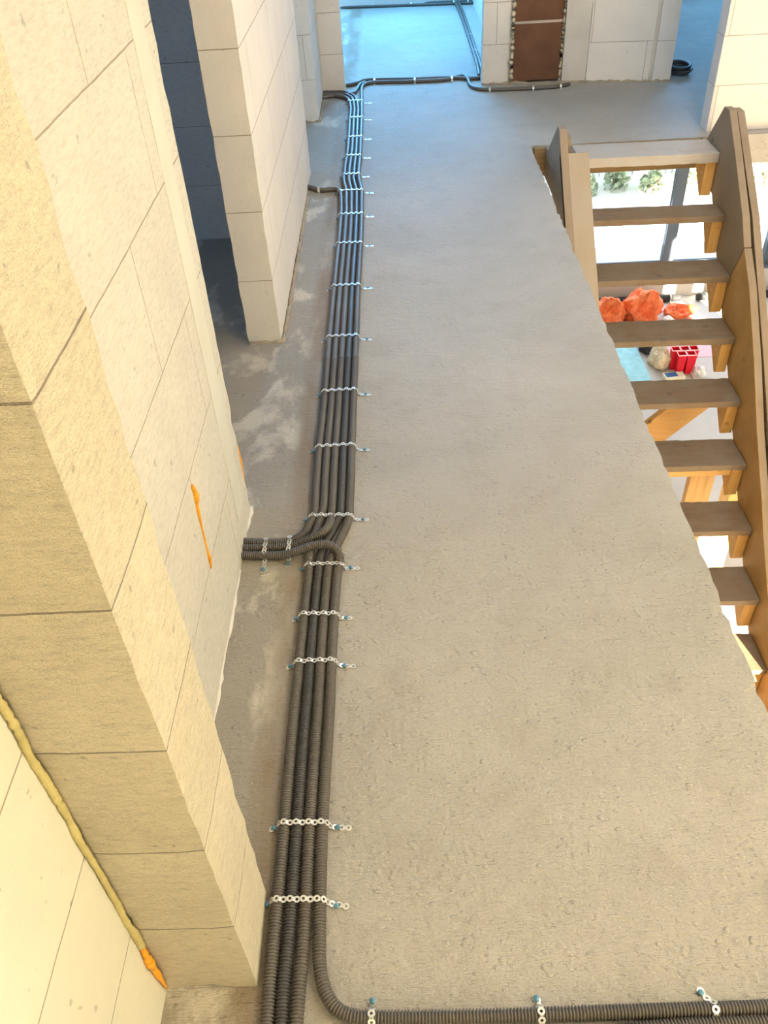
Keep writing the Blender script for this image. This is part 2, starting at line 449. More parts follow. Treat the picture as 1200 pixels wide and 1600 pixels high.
COND = {"A": [[-0.4675, 4.4822, 0.0125], [-0.4354, 4.4591, 0.0125], [-0.396, 4.4212, 0.0125], [-0.3455, 4.4235, 0.0125], [-0.3152, 4.4239, 0.0125], [-0.2959, 4.4028, 0.0125], [-0.2847, 4.3514, 0.0125], [-0.2787, 4.2448, 0.0125], [-0.2734, 4.0925, 0.0125], [-0.2724, 3.7468, 0.0125], [-0.2745, 3.3123, 0.0125], [-0.2753, 2.8799, 0.0125], [-0.2741, 2.4953, 0.0125], [-0.2737, 2.3297, 0.0125], [-0.2761, 2.171, 0.0125], [-0.2751, 1.9873, 0.0125], [-0.2721, 1.8671, 0.0125], [-0.2718, 1.8299, 0.0125], [-0.2832, 1.7832, 0.0125], [-0.2989, 1.7434, 0.0125], [-0.3262, 1.7211, 0.0125], [-0.3579, 1.7134, 0.014], [-0.403, 1.7133, 0.014], [-0.4579, 1.719, 0.014], [-0.5222, 1.7252, 0.014]], "B": [[-0.5811, 6.216, 0.0125], [-0.4567, 6.1999, 0.0125], [-0.3765, 6.1768, 0.0125], [-0.3226, 6.1355, 0.0125], [-0.2924, 6.0686, 0.0125], [-0.2723, 5.8585, 0.0125], [-0.2715, 5.6904, 0.0125], [-0.2684, 5.3023, 0.0125], [-0.2689, 4.955, 0.0125], [-0.2742, 4.7436, 0.0125], [-0.2735, 4.6625, 0.0125], [-0.2757, 4.5549, 0.0125], [-0.2565, 4.3746, 0.0125], [-0.2525, 4.2413, 0.0125], [-0.2479, 4.0892, 0.0125], [-0.2467, 3.7438, 0.0125], [-0.249, 3.3097, 0.0125], [-0.2494, 2.8775, 0.0125], [-0.2488, 2.4933, 0.0125], [-0.2482, 2.3278, 0.0125], [-0.25, 2.1692, 0.0125], [-0.2488, 1.9856, 0.0125], [-0.2467, 1.8656, 0.0125], [-0.2506, 1.8286, 0.0125], [-0.2601, 1.7655, 0.0125], [-0.2709, 1.7022, 0.0125], [-0.2758, 1.6387, 0.0125], [-0.2735, 1.5893, 0.0125], [-0.2755, 1.4465, 0.0125], [-0.277, 1.293, 0.0125], [-0.2781, 1.1641, 0.0125], [-0.2786, 1.0782, 0.0125], [-0.2772, 0.8753, 0.0125], [-0.2771, 0.719, 0.0125], [-0.2775, 0.6295, 0.0125], [-0.2771, 0.5649, 0.0125], [-0.276, 0.5043, 0.0125], [-0.2823, 0.3938, 0.0125], [-0.2899, 0.2878, 0.0125]], "C": [[-0.5747, 6.2541, 0.0125], [-0.4452, 6.2371, 0.0125], [-0.3559, 6.2119, 0.0125], [-0.2972, 6.1616, 0.0125], [-0.2667, 6.0789, 0.0125], [-0.2481, 5.8541, 0.0125], [-0.2468, 5.686, 0.0125], [-0.2441, 5.2983, 0.0125], [-0.244, 4.9511, 0.0125], [-0.2484, 4.7397, 0.0125], [-0.2479, 4.6588, 0.0125], [-0.248, 4.5509, 0.0125], [-0.2297, 4.371, 0.0125], [-0.2263, 4.2378, 0.0125], [-0.2224, 4.0859, 0.0125], [-0.221, 3.7407, 0.0125], [-0.2236, 3.307, 0.0125], [-0.2236, 2.8752, 0.0125], [-0.2234, 2.4912, 0.0125], [-0.2227, 2.3259, 0.0125], [-0.224, 2.1673, 0.0125], [-0.2225, 1.9839, 0.0125], [-0.2213, 1.864, 0.0125], [-0.2226, 1.827, 0.0125], [-0.2218, 1.8005, 0.016], [-0.2257, 1.761, 0.027], [-0.2398, 1.7284, 0.033], [-0.2699, 1.7117, 0.028], [-0.3097, 1.6981, 0.016], [-0.3474, 1.6935, 0.0125], [-0.4011, 1.6926, 0.0125], [-0.4551, 1.6943, 0.0125], [-0.5189, 1.7004, 0.0125]], "D": [[-0.5688, 6.3008, 0.0125], [-0.4292, 6.2737, 0.0125], [-0.3264, 6.2537, 0.0125], [-0.2714, 6.18, 0.0125], [-0.2431, 6.0897, 0.0125], [-0.2239, 5.8497, 0.0125], [-0.2221, 5.6817, 0.0125], [-0.2198, 5.2942, 0.0125], [-0.2191, 4.9473, 0.0125], [-0.2226, 4.7359, 0.0125], [-0.2225, 4.655, 0.0125], [-0.2221, 4.5472, 0.0125], [-0.2029, 4.3673, 0.0125], [-0.2001, 4.2343, 0.0125], [-0.197, 4.0826, 0.0125], [-0.1954, 3.7377, 0.0125], [-0.1983, 3.3043, 0.0125], [-0.1979, 2.8728, 0.0125], [-0.1982, 2.4892, 0.0125], [-0.1973, 2.324, 0.0125], [-0.198, 2.1655, 0.0125], [-0.1963, 1.9822, 0.0125], [-0.196, 1.8625, 0.0125], [-0.1964, 1.8254, 0.0125], [-0.2111, 1.7735, 0.0125], [-0.2302, 1.713, 0.0125], [-0.2448, 1.6495, 0.0125], [-0.2476, 1.588, 0.0125], [-0.2499, 1.4453, 0.0125], [-0.251, 1.2919, 0.0125], [-0.2511, 1.1631, 0.0125], [-0.2517, 1.0772, 0.0125], [-0.2512, 0.8745, 0.0125], [-0.2501, 0.7183, 0.0125], [-0.2502, 0.6289, 0.0125], [-0.2526, 0.5644, 0.0125], [-0.2512, 0.5038, 0.0125], [-0.2512, 0.3933, 0.0125], [-0.2528, 0.2873, 0.0125]], "E": [[1.2059, 6.1668, 0.0125], [1.1124, 6.1217, 0.0125], [0.9817, 6.1081, 0.0125], [0.8113, 6.1182, 0.0125], [0.662, 6.1318, 0.0125], [0.5756, 6.1805, 0.0125], [0.5435, 6.2672, 0.0125], [0.5379, 6.4176, 0.0125], [0.5185, 6.5157, 0.0125], [0.477, 6.507, 0.0125], [0.4005, 6.4457, 0.0125], [0.1747, 6.441, 0.0125], [-0.1194, 6.4735, 0.0125], [-0.1693, 6.46, 0.0125], [-0.2002, 6.3993, 0.0125], [-0.2071, 6.2704, 0.0125], [-0.2046, 6.113, 0.0125], [-0.1997, 5.8452, 0.0125], [-0.1975, 5.6773, 0.0125], [-0.1956, 5.2902, 0.0125], [-0.1943, 4.9434, 0.0125], [-0.1968, 4.7321, 0.0125], [-0.197, 4.6513, 0.0125], [-0.1928, 4.5431, 0.0125], [-0.1762, 4.3636, 0.0125], [-0.174, 4.2308, 0.0125], [-0.1716, 4.0794, 0.0125], [-0.1699, 3.7347, 0.0125], [-0.173, 3.3017, 0.0125], [-0.1722, 2.8704, 0.0125], [-0.1729, 2.4872, 0.0125], [-0.1719, 2.3221, 0.0125], [-0.172, 2.1637, 0.0125], [-0.1701, 1.9805, 0.0125], [-0.1708, 1.8609, 0.0125], [-0.1703, 1.8238, 0.0125], [-0.1781, 1.7716, 0.0125], [-0.196, 1.7111, 0.0125], [-0.2132, 1.6529, 0.0125], [-0.2216, 1.5866, 0.0125], [-0.2244, 1.4441, 0.0125], [-0.225, 1.2908, 0.0125], [-0.2242, 1.162, 0.0125], [-0.2248, 1.0762, 0.0125], [-0.2252, 0.8737, 0.0125], [-0.2232, 0.7176, 0.0125], [-0.2229, 0.6283, 0.0125], [-0.2242, 0.5638, 0.0125], [-0.2253, 0.5033, 0.0125], [-0.2253, 0.3929, 0.0125], [-0.2255, 0.2869, 0.0125]], "Fz": [[-0.5145, 1.6693, 0.0125], [-0.4517, 1.6659, 0.0125], [-0.3976, 1.6614, 0.014], [-0.3527, 1.6581, 0.016], [-0.3131, 1.6616, 0.024], [-0.2716, 1.6671, 0.036], [-0.2393, 1.6666, 0.042], [-0.2129, 1.6621, 0.04], [-0.1957, 1.6489, 0.03], [-0.1908, 1.6284, 0.018], [-0.1957, 1.5852, 0.0125], [-0.1989, 1.4429, 0.0125], [-0.199, 1.2896, 0.0125], [-0.1974, 1.1609, 0.0125], [-0.198, 1.0752, 0.0125], [-0.1993, 0.8729, 0.0125], [-0.1963, 0.7169, 0.0125], [-0.1926, 0.6276, 0.0125], [-0.1914, 0.6056, 0.0125], [-0.188, 0.584, 0.0125], [-0.181, 0.5598, 0.0125], [-0.1711, 0.5411, 0.0125], [-0.156, 0.5247, 0.0125], [-0.1358, 0.5148, 0.0125], [-0.1028, 0.5107, 0.0125], [0.012, 0.5085, 0.0125], [0.099, 0.5082, 0.0125], [0.1913, 0.5088, 0.0125], [0.3374, 0.5108, 0.0125], [0.4827, 0.5118, 0.0125], [0.574, 0.5129, 0.0125], [0.7028, 0.5152, 0.0125], [0.7721, 0.5158, 0.0125]], "G": [[0.1354, 0.4492, 0.0125], [0.244, 0.4704, 0.0125], [0.3256, 0.4812, 0.0125], [0.3958, 0.4865, 0.0125], [0.4758, 0.4888, 0.0125], [0.566, 0.4899, 0.0125], [0.6929, 0.4912, 0.0125], [0.7773, 0.4924, 0.0125]], "Hh": [[-0.4795, 6.3888, 0.0125], [-0.368, 6.4245, 0.0125], [-0.3007, 6.4444, 0.0125], [-0.2425, 6.4831, 0.0125], [-0.1977, 6.5388, 0.0125], [-0.1427, 6.5465, 0.0125], [0.1767, 6.5035, 0.0125], [0.4031, 6.4879, 0.0125], [0.5576, 6.439, 0.0125], [0.6939, 6.4536, 0.0125], [0.8075, 6.4643, 0.0125]], "I": [[-0.5331, 6.1524, 0.0125], [-0.4031, 6.1819, 0.0125], [-0.3113, 6.1955, 0.0125], [-0.2637, 6.2257, 0.0125], [-0.2393, 6.3251, 0.0125], [-0.2233, 6.4289, 0.0125], [-0.1878, 6.4891, 0.0125]], "L": [[-0.656, 9.2429, 0.0125], [-0.4081, 9.2033, 0.0125], [0.2027, 9.1361, 0.0125], [0.8031, 9.07, 0.0125], [0.9214, 9.051, 0.0125]], "M": [[-0.6619, 9.3526, 0.0125], [-0.4114, 9.3121, 0.0125], [0.2052, 9.2278, 0.0125], [0.8108, 9.1604, 0.0125], [0.9301, 9.141, 0.0125]], "J": [[0.6352, 9.1651, 0.0125], [0.6454, 8.7165, 0.0125], [0.6466, 8.1268, 0.0125], [0.6442, 7.5585, 0.0125], [0.6425, 7.1751, 0.0125], [0.6396, 6.8612, 0.0125], [0.6262, 6.502, 0.0125]], "K": [[0.665, 9.1564, 0.0125], [0.6738, 8.7086, 0.0125], [0.6707, 8.1206, 0.0125], [0.6668, 7.5531, 0.0125], [0.6642, 7.1701, 0.0125], [0.6628, 6.8561, 0.0125], [0.6529, 6.4965, 0.0125]]}
STRAPS = [[6.0122, [-0.287, -0.2612, -0.2369, -0.2028], 0.05], [5.6398, [-0.2711, -0.2465, -0.2219, -0.1973], 0.05], [5.2542, [-0.2685, -0.2441, -0.2197, -0.1955], 0.05], [4.9198, [-0.2698, -0.2447, -0.2196, -0.1946], 0.05], [4.6174, [-0.2744, -0.2479, -0.2224, -0.1957], 0.05], [4.377, [-0.2903, -0.2568, -0.2303, -0.2039, -0.1774], 0.05], [4.0574, [-0.2733, -0.2478, -0.2223, -0.1969, -0.1715], 0.05], [3.7135, [-0.2726, -0.2469, -0.2212, -0.1956, -0.1701], 0.05], [3.2813, [-0.2746, -0.249, -0.2236, -0.1983, -0.173], 0.05], [2.8516, [-0.2752, -0.2494, -0.2236, -0.1979, -0.1722], 0.05], [2.4699, [-0.274, -0.2487, -0.2233, -0.1981, -0.1728], 0.05], [2.148, [-0.276, -0.2499, -0.2238, -0.1978, -0.1718], 0.05], [1.8129, [-0.2759, -0.253, -0.2222, -0.1999, -0.1719], 0.05], [1.6127, [-0.2746, -0.2465, -0.2183, -0.1926], 0.04], [1.434, [-0.2756, -0.25, -0.2244, -0.1989], 0.04], [1.2814, [-0.2771, -0.251, -0.2249, -0.1989], 0.04], [0.8666, [-0.2772, -0.2511, -0.2251, -0.1992], 0.04], [0.7115, [-0.2771, -0.2501, -0.2232, -0.1961], 0.04]]
EXTRA = {"branch": [[-0.4009, 1.6913, 0.0125], [-0.3343, 1.6876, 0.0125]], "small": [-0.4028, 4.4222, 0.0125], "bottom": [[-0.0962, 0.5106, 0.0125], [0.1913, 0.5088, 0.0125], [0.4827, 0.5118, 0.0125]], "thr": [[-0.1195, 6.5007, 0.0125], [0.1662, 6.4596, 0.0125], [0.4272, 6.4403, 0.0125]], "thr2": [[0.662, 6.1318, 0.0125], [0.9514, 6.1063, 0.0125], [1.1386, 6.1244, 0.0125]], "backA": [[-0.1442, 9.1894, 0.0125], [0.2161, 9.1783, 0.0125], [0.6213, 9.1382, 0.0125], [0.7539, 9.1305, 0.0125]], "backB": [[0.6666, 7.6431, 0.0125], [0.6556, 7.213, 0.0125]]}

# ---------------------------------------------------------------- structure: floors and ceilings
ZG, TH = -2.95, .16
ysl = lin(-3, 4.985, .035) + lin(5.2, 9.4, .6)
fl_main = rough_box('floor', [-3.7, -2, -.5, 0, .4, .62, .70, .75, .786], ysl, [-TH, -.11, -.055, 0], .0075, M['concrete'], 14, keep=lambda p: p.y > 4.97)
struct(fl_main)
struct(rough_box('floor', [.786, 1.1, 1.5, 2.0, 2.7, 6.0], [4.985, 5.4, 7, 9.4], [-TH, -.08, 0], 0, M['concrete']))
struct(boxes('floor', [(2.7, 4.5, -.6, 4.985, -TH, 0), (.786, 1.1, -3, -.8, -TH, 0), (.786, 4.5, -.8, -.6, -TH, 0)], M['soffit']))
struct(boxes('floor', [(-1.5, 4.5, -.6, 8.95, ZG - .2, ZG)], M['hallfloor']))
# ceiling with two unseen openings added for the overhead fills
struct(boxes('ceiling', [(-3.7, 1.1, -3.2, 9.4, 2.7, 2.95), (2.7, 6.0, -3.2, 9.4, 2.7, 2.95), (1.1, 2.7, -3.2, -.55, 2.7, 2.95),
                         (1.1, 2.7, 1.1, 2.7, 2.7, 2.95), (1.1, 2.7, 4.1, 9.4, 2.7, 2.95)], M['white']))

for (x0, x1, y0, y1) in ((1.1, 2.7, -.55, 1.1), (1.1, 2.7, 2.7, 4.1)):
    struct(boxes('sun_block_curb', [(x0 - .12, x0, y0 - .12, y1 + .12, 2.94, 3.9), (x1, x1 + .12, y0 - .12, y1 + .12, 2.94, 3.9), (x0, x1, y0 - .12, y0, 2.94, 3.9), (x0, x1, y1, y1 + .12, 2.94, 3.9)], M['white']))  # unseen upstands added to stop sun entering the ceiling openings
# ---------------------------------------------------------------- upper walls
def wall(name, xs, ys, zs, mat_, amp=.003, freq=18, skew=None):
    return struct(rough_box(name, xs, ys, zs, amp, mat_, freq, skew=skew))
ZW = lin(0, 2.7, .04)
wall('wall_left', [-.60, -.464], [-3, 0, .64], ZW, M['near'], 0)  # near stretch takes the lit copy of the wall material
wall('wall_left', [-.60, -.464], [.64, .75] + lin(.8, 1.872, .1), ZW, M['wall'], .0035)
wall('wall_left', [-.592, -.545, -.505, -.463], lin(2.87, 4.725, .08), ZW, M['part'], .004)
# near pier standing proud of the wall
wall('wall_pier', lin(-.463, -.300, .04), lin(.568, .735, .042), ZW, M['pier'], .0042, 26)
wall('wall_room_near', [-3.6, -.592], [3.885, 4.02], [0, 2.7], M['wall'], 0)
wall('wall_far_left', [-1.4, -.56, -.52, -.472], [5.665, 5.9, 6.285], ZW, M['far'], .003)
wall('wall_far_left', [-3.6, -.46, -.40, -.36, -.32], [6.288, 6.36, 6.42], ZW, M['far'], .003)
def sk(p):     # the far wall runs very slightly towards the stairs
    return Vector((p.x, p.y - max(0, p.x - .82) * .12, p.z))
wall('wall_far', [.626, .68, .76, .822], [6.315, 6.36, 6.43], ZW, M['far'], .003)
wall('wall_far', [1.163, 1.243, 1.323], [6.29, 6.40], ZW, M['plaster'], .002, skew=sk)
wall('wall_far', [1.323, 1.45, 1.6, 1.735], [6.286, 6.40], ZW, M['far'], .002, skew=sk)
wall('wall_far', [1.757, 1.81, 1.876], [6.275, 6.34, 6.42], ZW, M['far'], .003, skew=sk)
struct(boxes('trim_1', [(1.735, 1.758, 6.18, 6.30, 0, 2.7)], M['plaster']))
wall('wall_right', [1.80, 1.86, 1.95] + lin(2.0, 6.0, 1), [5.065, 5.12, 5.19], ZW, M['right'], .003)
# outer walls of the upper floor, with window openings
def wall_with_window(name, axis, c0, c1, a0, a1, wins, z0=0, z1=2.7, mat_=None):
    bl = []; cur = a0
    for (p, q, s, t) in wins:
        bl.append((cur, p, z0, z1)); bl.append((p, q, z0, s)); bl.append((p, q, t, z1)); cur = q
    bl.append((cur, a1, z0, z1))
    if axis == 'y': bb = [(c0, c1, p, q, s, t) for p, q, s, t in bl if q > p and t > s]
    else: bb = [(p, q, c0, c1, s, t) for p, q, s, t in bl if q > p and t > s]
    return struct(boxes(name, bb, mat_ or M['white']))
wall_with_window('wall_outer_left', 'y', -3.85, -3.6, -3.2, 9.4, [(1.25, 2.55, .9, 2.1), (4.55, 5.65, .9, 2.1)])
wall_with_window('wall_outer_far', 'x', 9.2, 9.45, -3.85, 6.25, [(-.7, .75, 1.0, 2.2), (2.5, 3.9, 1.0, 2.2)])
wall_with_window('wall_outer_right', 'y', 6.0, 6.25, 5.07, 9.2, [])
wall_with_window('wall_stairs_right', 'y', 2.8, 3.05, -.6, 5.065, [(-.5, 1.1, .5, 1.8)])
wall_with_window('wall_stairs_near_sun_fin', 'x', -.8, -.6, 1.1, 4.4, [], -TH)  # runs on past the corner as an unseen fin added to block sun
wall_with_window('wall_outer_near', 'x', -3.2, -3.0, -3.6, 1.3, [(-.35, .85, .9, 2.1)])  # opening added for the rear fill
struct(boxes('sun_block_canopy', [(-1.5, 4.5, -7.2, -3.2, 2.16, 2.3)], M['white']))  # unseen canopy added to keep sun out of the rear opening
wall_with_window('wall_corridor_right', 'y', 1.1, 1.3, -3.0, -.8, [])
struct(boxes('wall_room_far', [(.80, .93, 6.42, 9.2, 0, 2.7)], M['white']))
struct(boxes('wall_room_far', [(-2.2, -2.0, 6.42, 9.2, 0, 2.7)], M['white']))

# chimney of brown clay blocks between the piers, foam squeezed out at both sides
ch = thing('chimney_stack', (.99, 6.30, 0), 'brown clay chimney blocks set between pale block piers at the far wall', 'chimney')
for k in range(6):
    boxes('clay_block', [(.824 - .99, 1.161 - .99, 0, .13, .012 + k * .363, .363 * (k + 1) - .004)], M['brick'], ch, (0, 0, 0), .004)
    boxes('mortar_joint', [(.826 - .99, 1.159 - .99, .004, .12, .363 * (k + 1) - .005, .363 * (k + 1) + .013)], M['brickjoint'], ch)
for sx in (.823, 1.160):
    V, F_ = [], []
    pts = [Vector((sx - .99 + noise.noise(Vector((sx * 9, k * .9, 0))) * .014, -.008 - (sx > 1) * .0, .0 + k * .018)) for k in range(120)]
    tube_vf(pts, [.013 + .007 * noise.noise(Vector((k * .45, sx * 5, 3))) for k in range(120)], 8, V, F_)
    mesh_obj('foam_seam', V, F_, M['foam'], ch, True)

# adhesive squeezed from the inner corner between wall and pier, orange foam under it
def blob_line(name, P, radii, material, label, cat, flat=(1, 1, 1), seed=0, parts=None):
    base = Vector(P[0]); path = catmull(P, 24)
    n = len(path); rad = []
    for i, p in enumerate(path):
        t = i / (n - 1) * (len(radii) - 1); a = int(min(t, len(radii) - 2)); f = t - a
        r = radii[a] * (1 - f) + radii[a + 1] * f
        rad.append(max(.0006, r * (1 + .35 * noise.noise(Vector((p.z * 31, seed, seed * 2.))) + .35 * noise.noise(Vector((p.z * 110, seed, 3))))))
    V, F_ = [], []
    tube_vf([p - base for p in path], rad, 10, V, F_)
    V = [(v[0] * 1, v[1], v[2]) for v in V]
    o = mesh_obj(name, V, F_, material, smooth=True); o.location = base
    return tag(o, label, cat)
PB = [(-.460, .564, .20 + .0 + k * .05) for k in range(0, 28)]
PB = [(x + .003 * noise.noise(Vector((k * 1.7, 1, 2))), y - .002 + .004 * noise.noise(Vector((k * 1.6, 4, 2))), z) for k, (x, y, z) in enumerate(PB)]
blob_line('adhesive_bead', PB, [.0065, .0045, .0055, .005, .0065, .008, .009], M['bead'], 'olive adhesive bead squeezed from the inner corner beside the near pier', 'adhesive', seed=3)
blob_line('foam_drip', [(-.459, .560, .195), (-.458, .557, .15), (-.459, .560, .10), (-.459, .562, .05), (-.460, .564, .012)], [.0045, .0065, .006, .003, .002], M['orange'],
          'orange foam drip at the foot of the near pier, below the olive adhesive', 'foam', seed=5)
blob_line('foam_drip', [(-.4630, 1.394, .485), (-.4625, 1.400, .455), (-.4625, 1.392, .42), (-.4632, 1.390, .36), (-.4632, 1.388, .30), (-.4628, 1.386, .275), (-.4636, 1.384, .245)],
          [.005, .0095, .0045, .0026, .003, .0055, .002], M['orange'], 'orange foam streak running down the pale block wall beside the doorway', 'foam', seed=9)
blob_line('foam_drip', [(-.466, 1.868, .24), (-.465, 1.869, .20), (-.466, 1.869, .14), (-.466, 1.868, .08)], [.002, .004, .002, .001], M['orange'],
          'thin orange foam trace on the doorway arris above the branching conduits', 'foam', seed=12)
# smooth render band up the wall end
struct(rough_box('trim_2', [-.4645, -.4625], lin(1.705, 1.80, .05), lin(.10, 2.7, .03), .0012, M['render'], 9))
# mortar fillets at the bases
def fillet(name, P, r, mat_=None):
    V, F_ = [], []
    path = []
    for a, b in zip(P, P[1:]):
        a, b = Vector(a), Vector(b); n = max(2, int((b - a).length / .02))
        path += [a.lerp(b, i / n) for i in range(n)]
    path.append(Vector(P[-1]))
    path = [p + Vector((noise.noise(p * 22) * r * .5, noise.noise(p * 22 + Vector((9, 9, 9))) * r * .5, 0)) for p in path]
    tube_vf(path, [max(.002, r * (.75 + .8 * noise.noise(p * 31))) for p in path], 8, V, F_)
    return struct(mesh_obj(name, V, F_, mat_ or M['mortar'], smooth=True))
fillet('trim_3', [(-.466, .74, .001), (-.466, 1.62, .001)], .007, M['plaster'])
fillet('trim_4', [(-.47, 1.75, 0), (-.466, 1.88, 0), (-.60, 1.88, 0)], .010, M['plaster'])
fillet('trim_5', [(-.59, 2.862, 0), (-.458, 2.862, 0), (-.455, 3.0, 0), (-.458, 4.40, 0)], .011)
fillet('trim_6', [(-.60, 5.655, 0), (-.465, 5.655, 0), (-.465, 6.14, 0)], .012)
fillet('trim_7', [(-.46, 6.28, 0), (-.31, 6.28, 0)], .018)
fillet('trim_8', [(.626, 6.30, 0), (.83, 6.30, 0), (1.16, 6.25, 0), (1.88, 6.15, 0)], .016)

# ---------------------------------------------------------------- ground floor shell
wall_with_window('wall_hall_far', 'x', 8.79, 9.0, -1.5, 4.5, [(1.3, 4.25, -2.62, -.35)], ZG, -TH)
wall_with_window('wall_hall_right', 'y', 4.3, 4.5, -.4, 8.79, [(4.49, 5.40, -2.9, -.5), (5.44, 6.30, -2.9, -.5)], ZG, -TH)
wall_with_window('wall_hall_near', 'x', -.6, -.4, -1.3, 4.5, [(1.9, 4.1, -2.9, -.35)], ZG, -TH)
wall_with_window('wall_hall_left', 'y', -1.5, -1.3, -.6, 8.79, [], ZG, -TH)
# terrace window: frame, mullions, panes
wf = struct(boxes('window_1', [(1.3, 4.25, 8.80, 8.87, -2.62, -2.545), (1.3, 4.25, 8.80, 8.87, -.42, -.35), (1.3, 1.38, 8.80, 8.87, -2.545, -.42), (4.19, 4.25, 8.80, 8.87, -2.545, -.42),
                              (2.915, 3.035, 8.79, 8.88, -2.545, -.42), (4.03, 4.10, 8.79, 8.88, -2.545, -.42)], M['frame'], bevel=.006))
g = boxes('pane', [(1.38, 2.915, 8.83, 8.842, -2.545, -.42), (3.035, 4.03, 8.83, 8.842, -2.545, -.42), (4.10, 4.19, 8.83, 8.842, -2.545, -.42)], M['glass'], wf)
struct(boxes('trim_9', [(1.3, 4.25, 8.74, 8.80, -2.645, -2.618)], M['frame'], bevel=.004))

# ---------------------------------------------------------------- outside: pale yard, fence, shrubs
struct(boxes('ground', [(-14, 30, -30, -.62, -3.12, -3.06), (4.52, 30, -.62, 9, -3.12, -3.06), (-14, 30, 9.02, 60, -3.12, -3.06)], M['ground']))
fe = thing('wire_fence', (4.0, 12.95, -3.06), 'pale welded wire fence across the yard outside the ground floor window', 'fence')
V, F_ = [], []
for i in range(100):
    x = -5 + i * .1
    box_vf(x, x + .012, 0, .012, 0, 1.5, V, F_)
for k in range(8):
    box_vf(-5, 5, .012, .02, .05 + k * .2, .062 + k * .2, V, F_)
mesh_obj('mesh_panel', V, F_, M['wire'], fe)
for x in (-5, -2.5, 0, 2.5, 5):
    boxes('post', [(x - .03, x + .03, .02, .08, 0, 1.6)], M['wire'], fe)
def shrub(x, y, r, h, label):
    V, F_ = [], []
    rr = random.Random(int(x * 100))
    for i in range(190):
        a = rr.uniform(0, 6.283); q = r * math.sqrt(rr.random()); z = h * rr.random() ** .8
        q *= math.sqrt(max(.1, 1 - (z / h) ** 2))
        c = Vector((q * math.cos(a), q * math.sin(a), z)); n = Vector((rr.gauss(0, 1), rr.gauss(0, 1), rr.gauss(0, 1))).normalized()
        u = n.orthogonal().normalized() * rr.uniform(.03, .07); v = n.cross(u)
        b = len(V); V += [tuple(c - u), tuple(c + v * .6), tuple(c + u), tuple(c - v * .6)]; F_.append((b, b + 1, b + 2, b + 3))
    root = thing('shrub', (x, y, -3.06), label, 'shrub', 'shrubs along the yard fence')
    mesh_obj('foliage', V, F_, M['leaf'], root)
    V, F_ = [], []
    for k in range(5):
        a = k * 1.26
        tube_vf([Vector((0, 0, 0)), Vector((math.cos(a) * r * .3, math.sin(a) * r * .3, h * .5)), Vector((math.cos(a) * r * .6, math.sin(a) * r * .6, h * .8))], [.02, .012, .005], 6, V, F_)
    mesh_obj('stem', V, F_, M['grey_wood'], root)
for x, y, r, h, lab in ((2.75, 12.3, .20, .28, 'small pale shrub outside, nearest the left stringer'), (3.25, 12.45, .20, .30, 'small pale shrub outside, left of the window mullion'), (3.75, 12.3, .22, .26, 'low pale shrub outside, just left of the mullion top'),
        (4.3, 12.5, .2, .3, 'small pale shrub outside, just right of the window mullion'), (5.35, 12.2, .45, .62, 'greener shrub outside seen through the glass right of the stairs')):
    shrub(x, y, r, h, lab)

# ---------------------------------------------------------------- timber stairs down the well
st = thing('timber_staircase', (1.35, 4.9, 0), 'rough timber builder\'s staircase with open treads leading down the stairwell', 'staircase')
SO = Vector((1.35, 4.9, 0))
FR = [(4.650, .023), (4.388, -.215), (4.144, -.445), (3.900, -.675), (3.643, -.897), (3.400, -1.125), (3.146, -1.350), (2.874, -1.578), (2.615, -1.805)]
while len(FR) < 13: FR.append((FR[-1][0] - .255, FR[-1][1] - .2283))
DEP = [.235, .170, .215, .225, .228, .230, .236, .244, .240, .24, .24, .24, .24]
bl_ = []
for k, ((y, z), d) in enumerate(zip(FR, DEP)):
    if z < ZG + .1: continue
    x0 = 1.00 if k == 0 else .91
    def skt(p, yy=y): return Vector((p.x, p.y + (p.x - 1.3) * -.02, p.z))
    th = .052 if k == 0 else .034
    o = rough_box('tread', lin(x0, 1.748, .03), [y, y + d * .5, y + d], [z - th, z], .0025, M['dusty' if k == 0 else 'tread'], 25, st, SO, skt)
    if k in (2, 4, 6, 7): o['label'] = 'dusty tread, %s' % {2: 'stained', 4: 'split along its middle', 6: 'worn dark in the middle', 7: 'with dark dust patches'}[k]
    # triangular cleat under the right end
    V, F_ = [], []
    hgt = .19 if k < 9 else .15
    prof = [(y + .012, z - th), (y + d + .012, z - th), (y + .030, z - th - hgt), (y + .012, z - th - hgt + .01)]
    for x in (1.692, 1.747):
        V += [(x - SO.x, yy - SO.y, zz - SO.z) for yy, zz in prof]
    F_ = [(0, 1, 2, 3), (7, 6, 5, 4), (0, 4, 5, 1), (1, 5, 6, 2), (2, 6, 7, 3), (3, 7, 4, 0)]
    c_ = mesh_obj('cleat', V, F_, M['pine'], st)
    for (dy, dz) in ((.04, -.03), (.06, -.07)):
        V, F_ = [], []
        tube_vf([Vector((1.6905 - SO.x, y + dy - SO.y, z - th + dz)), Vector((1.6925 - SO.x, y + dy - SO.y, z - th + dz))], [.004, .004], 8, V, F_)
        mesh_obj('screw', V, F_, M['zinc'], c_)
    # left cleat
    V = []
    for x in (.908, .95): V += [(x - SO.x, yy - SO.y, zz - SO.z) for yy, zz in prof]
    mesh_obj('cleat', V, [(0, 1, 2, 3), (7, 6, 5, 4), (0, 4, 5, 1), (1, 5, 6, 2), (2, 6, 7, 3), (3, 7, 4, 0)], M['pine'], st)
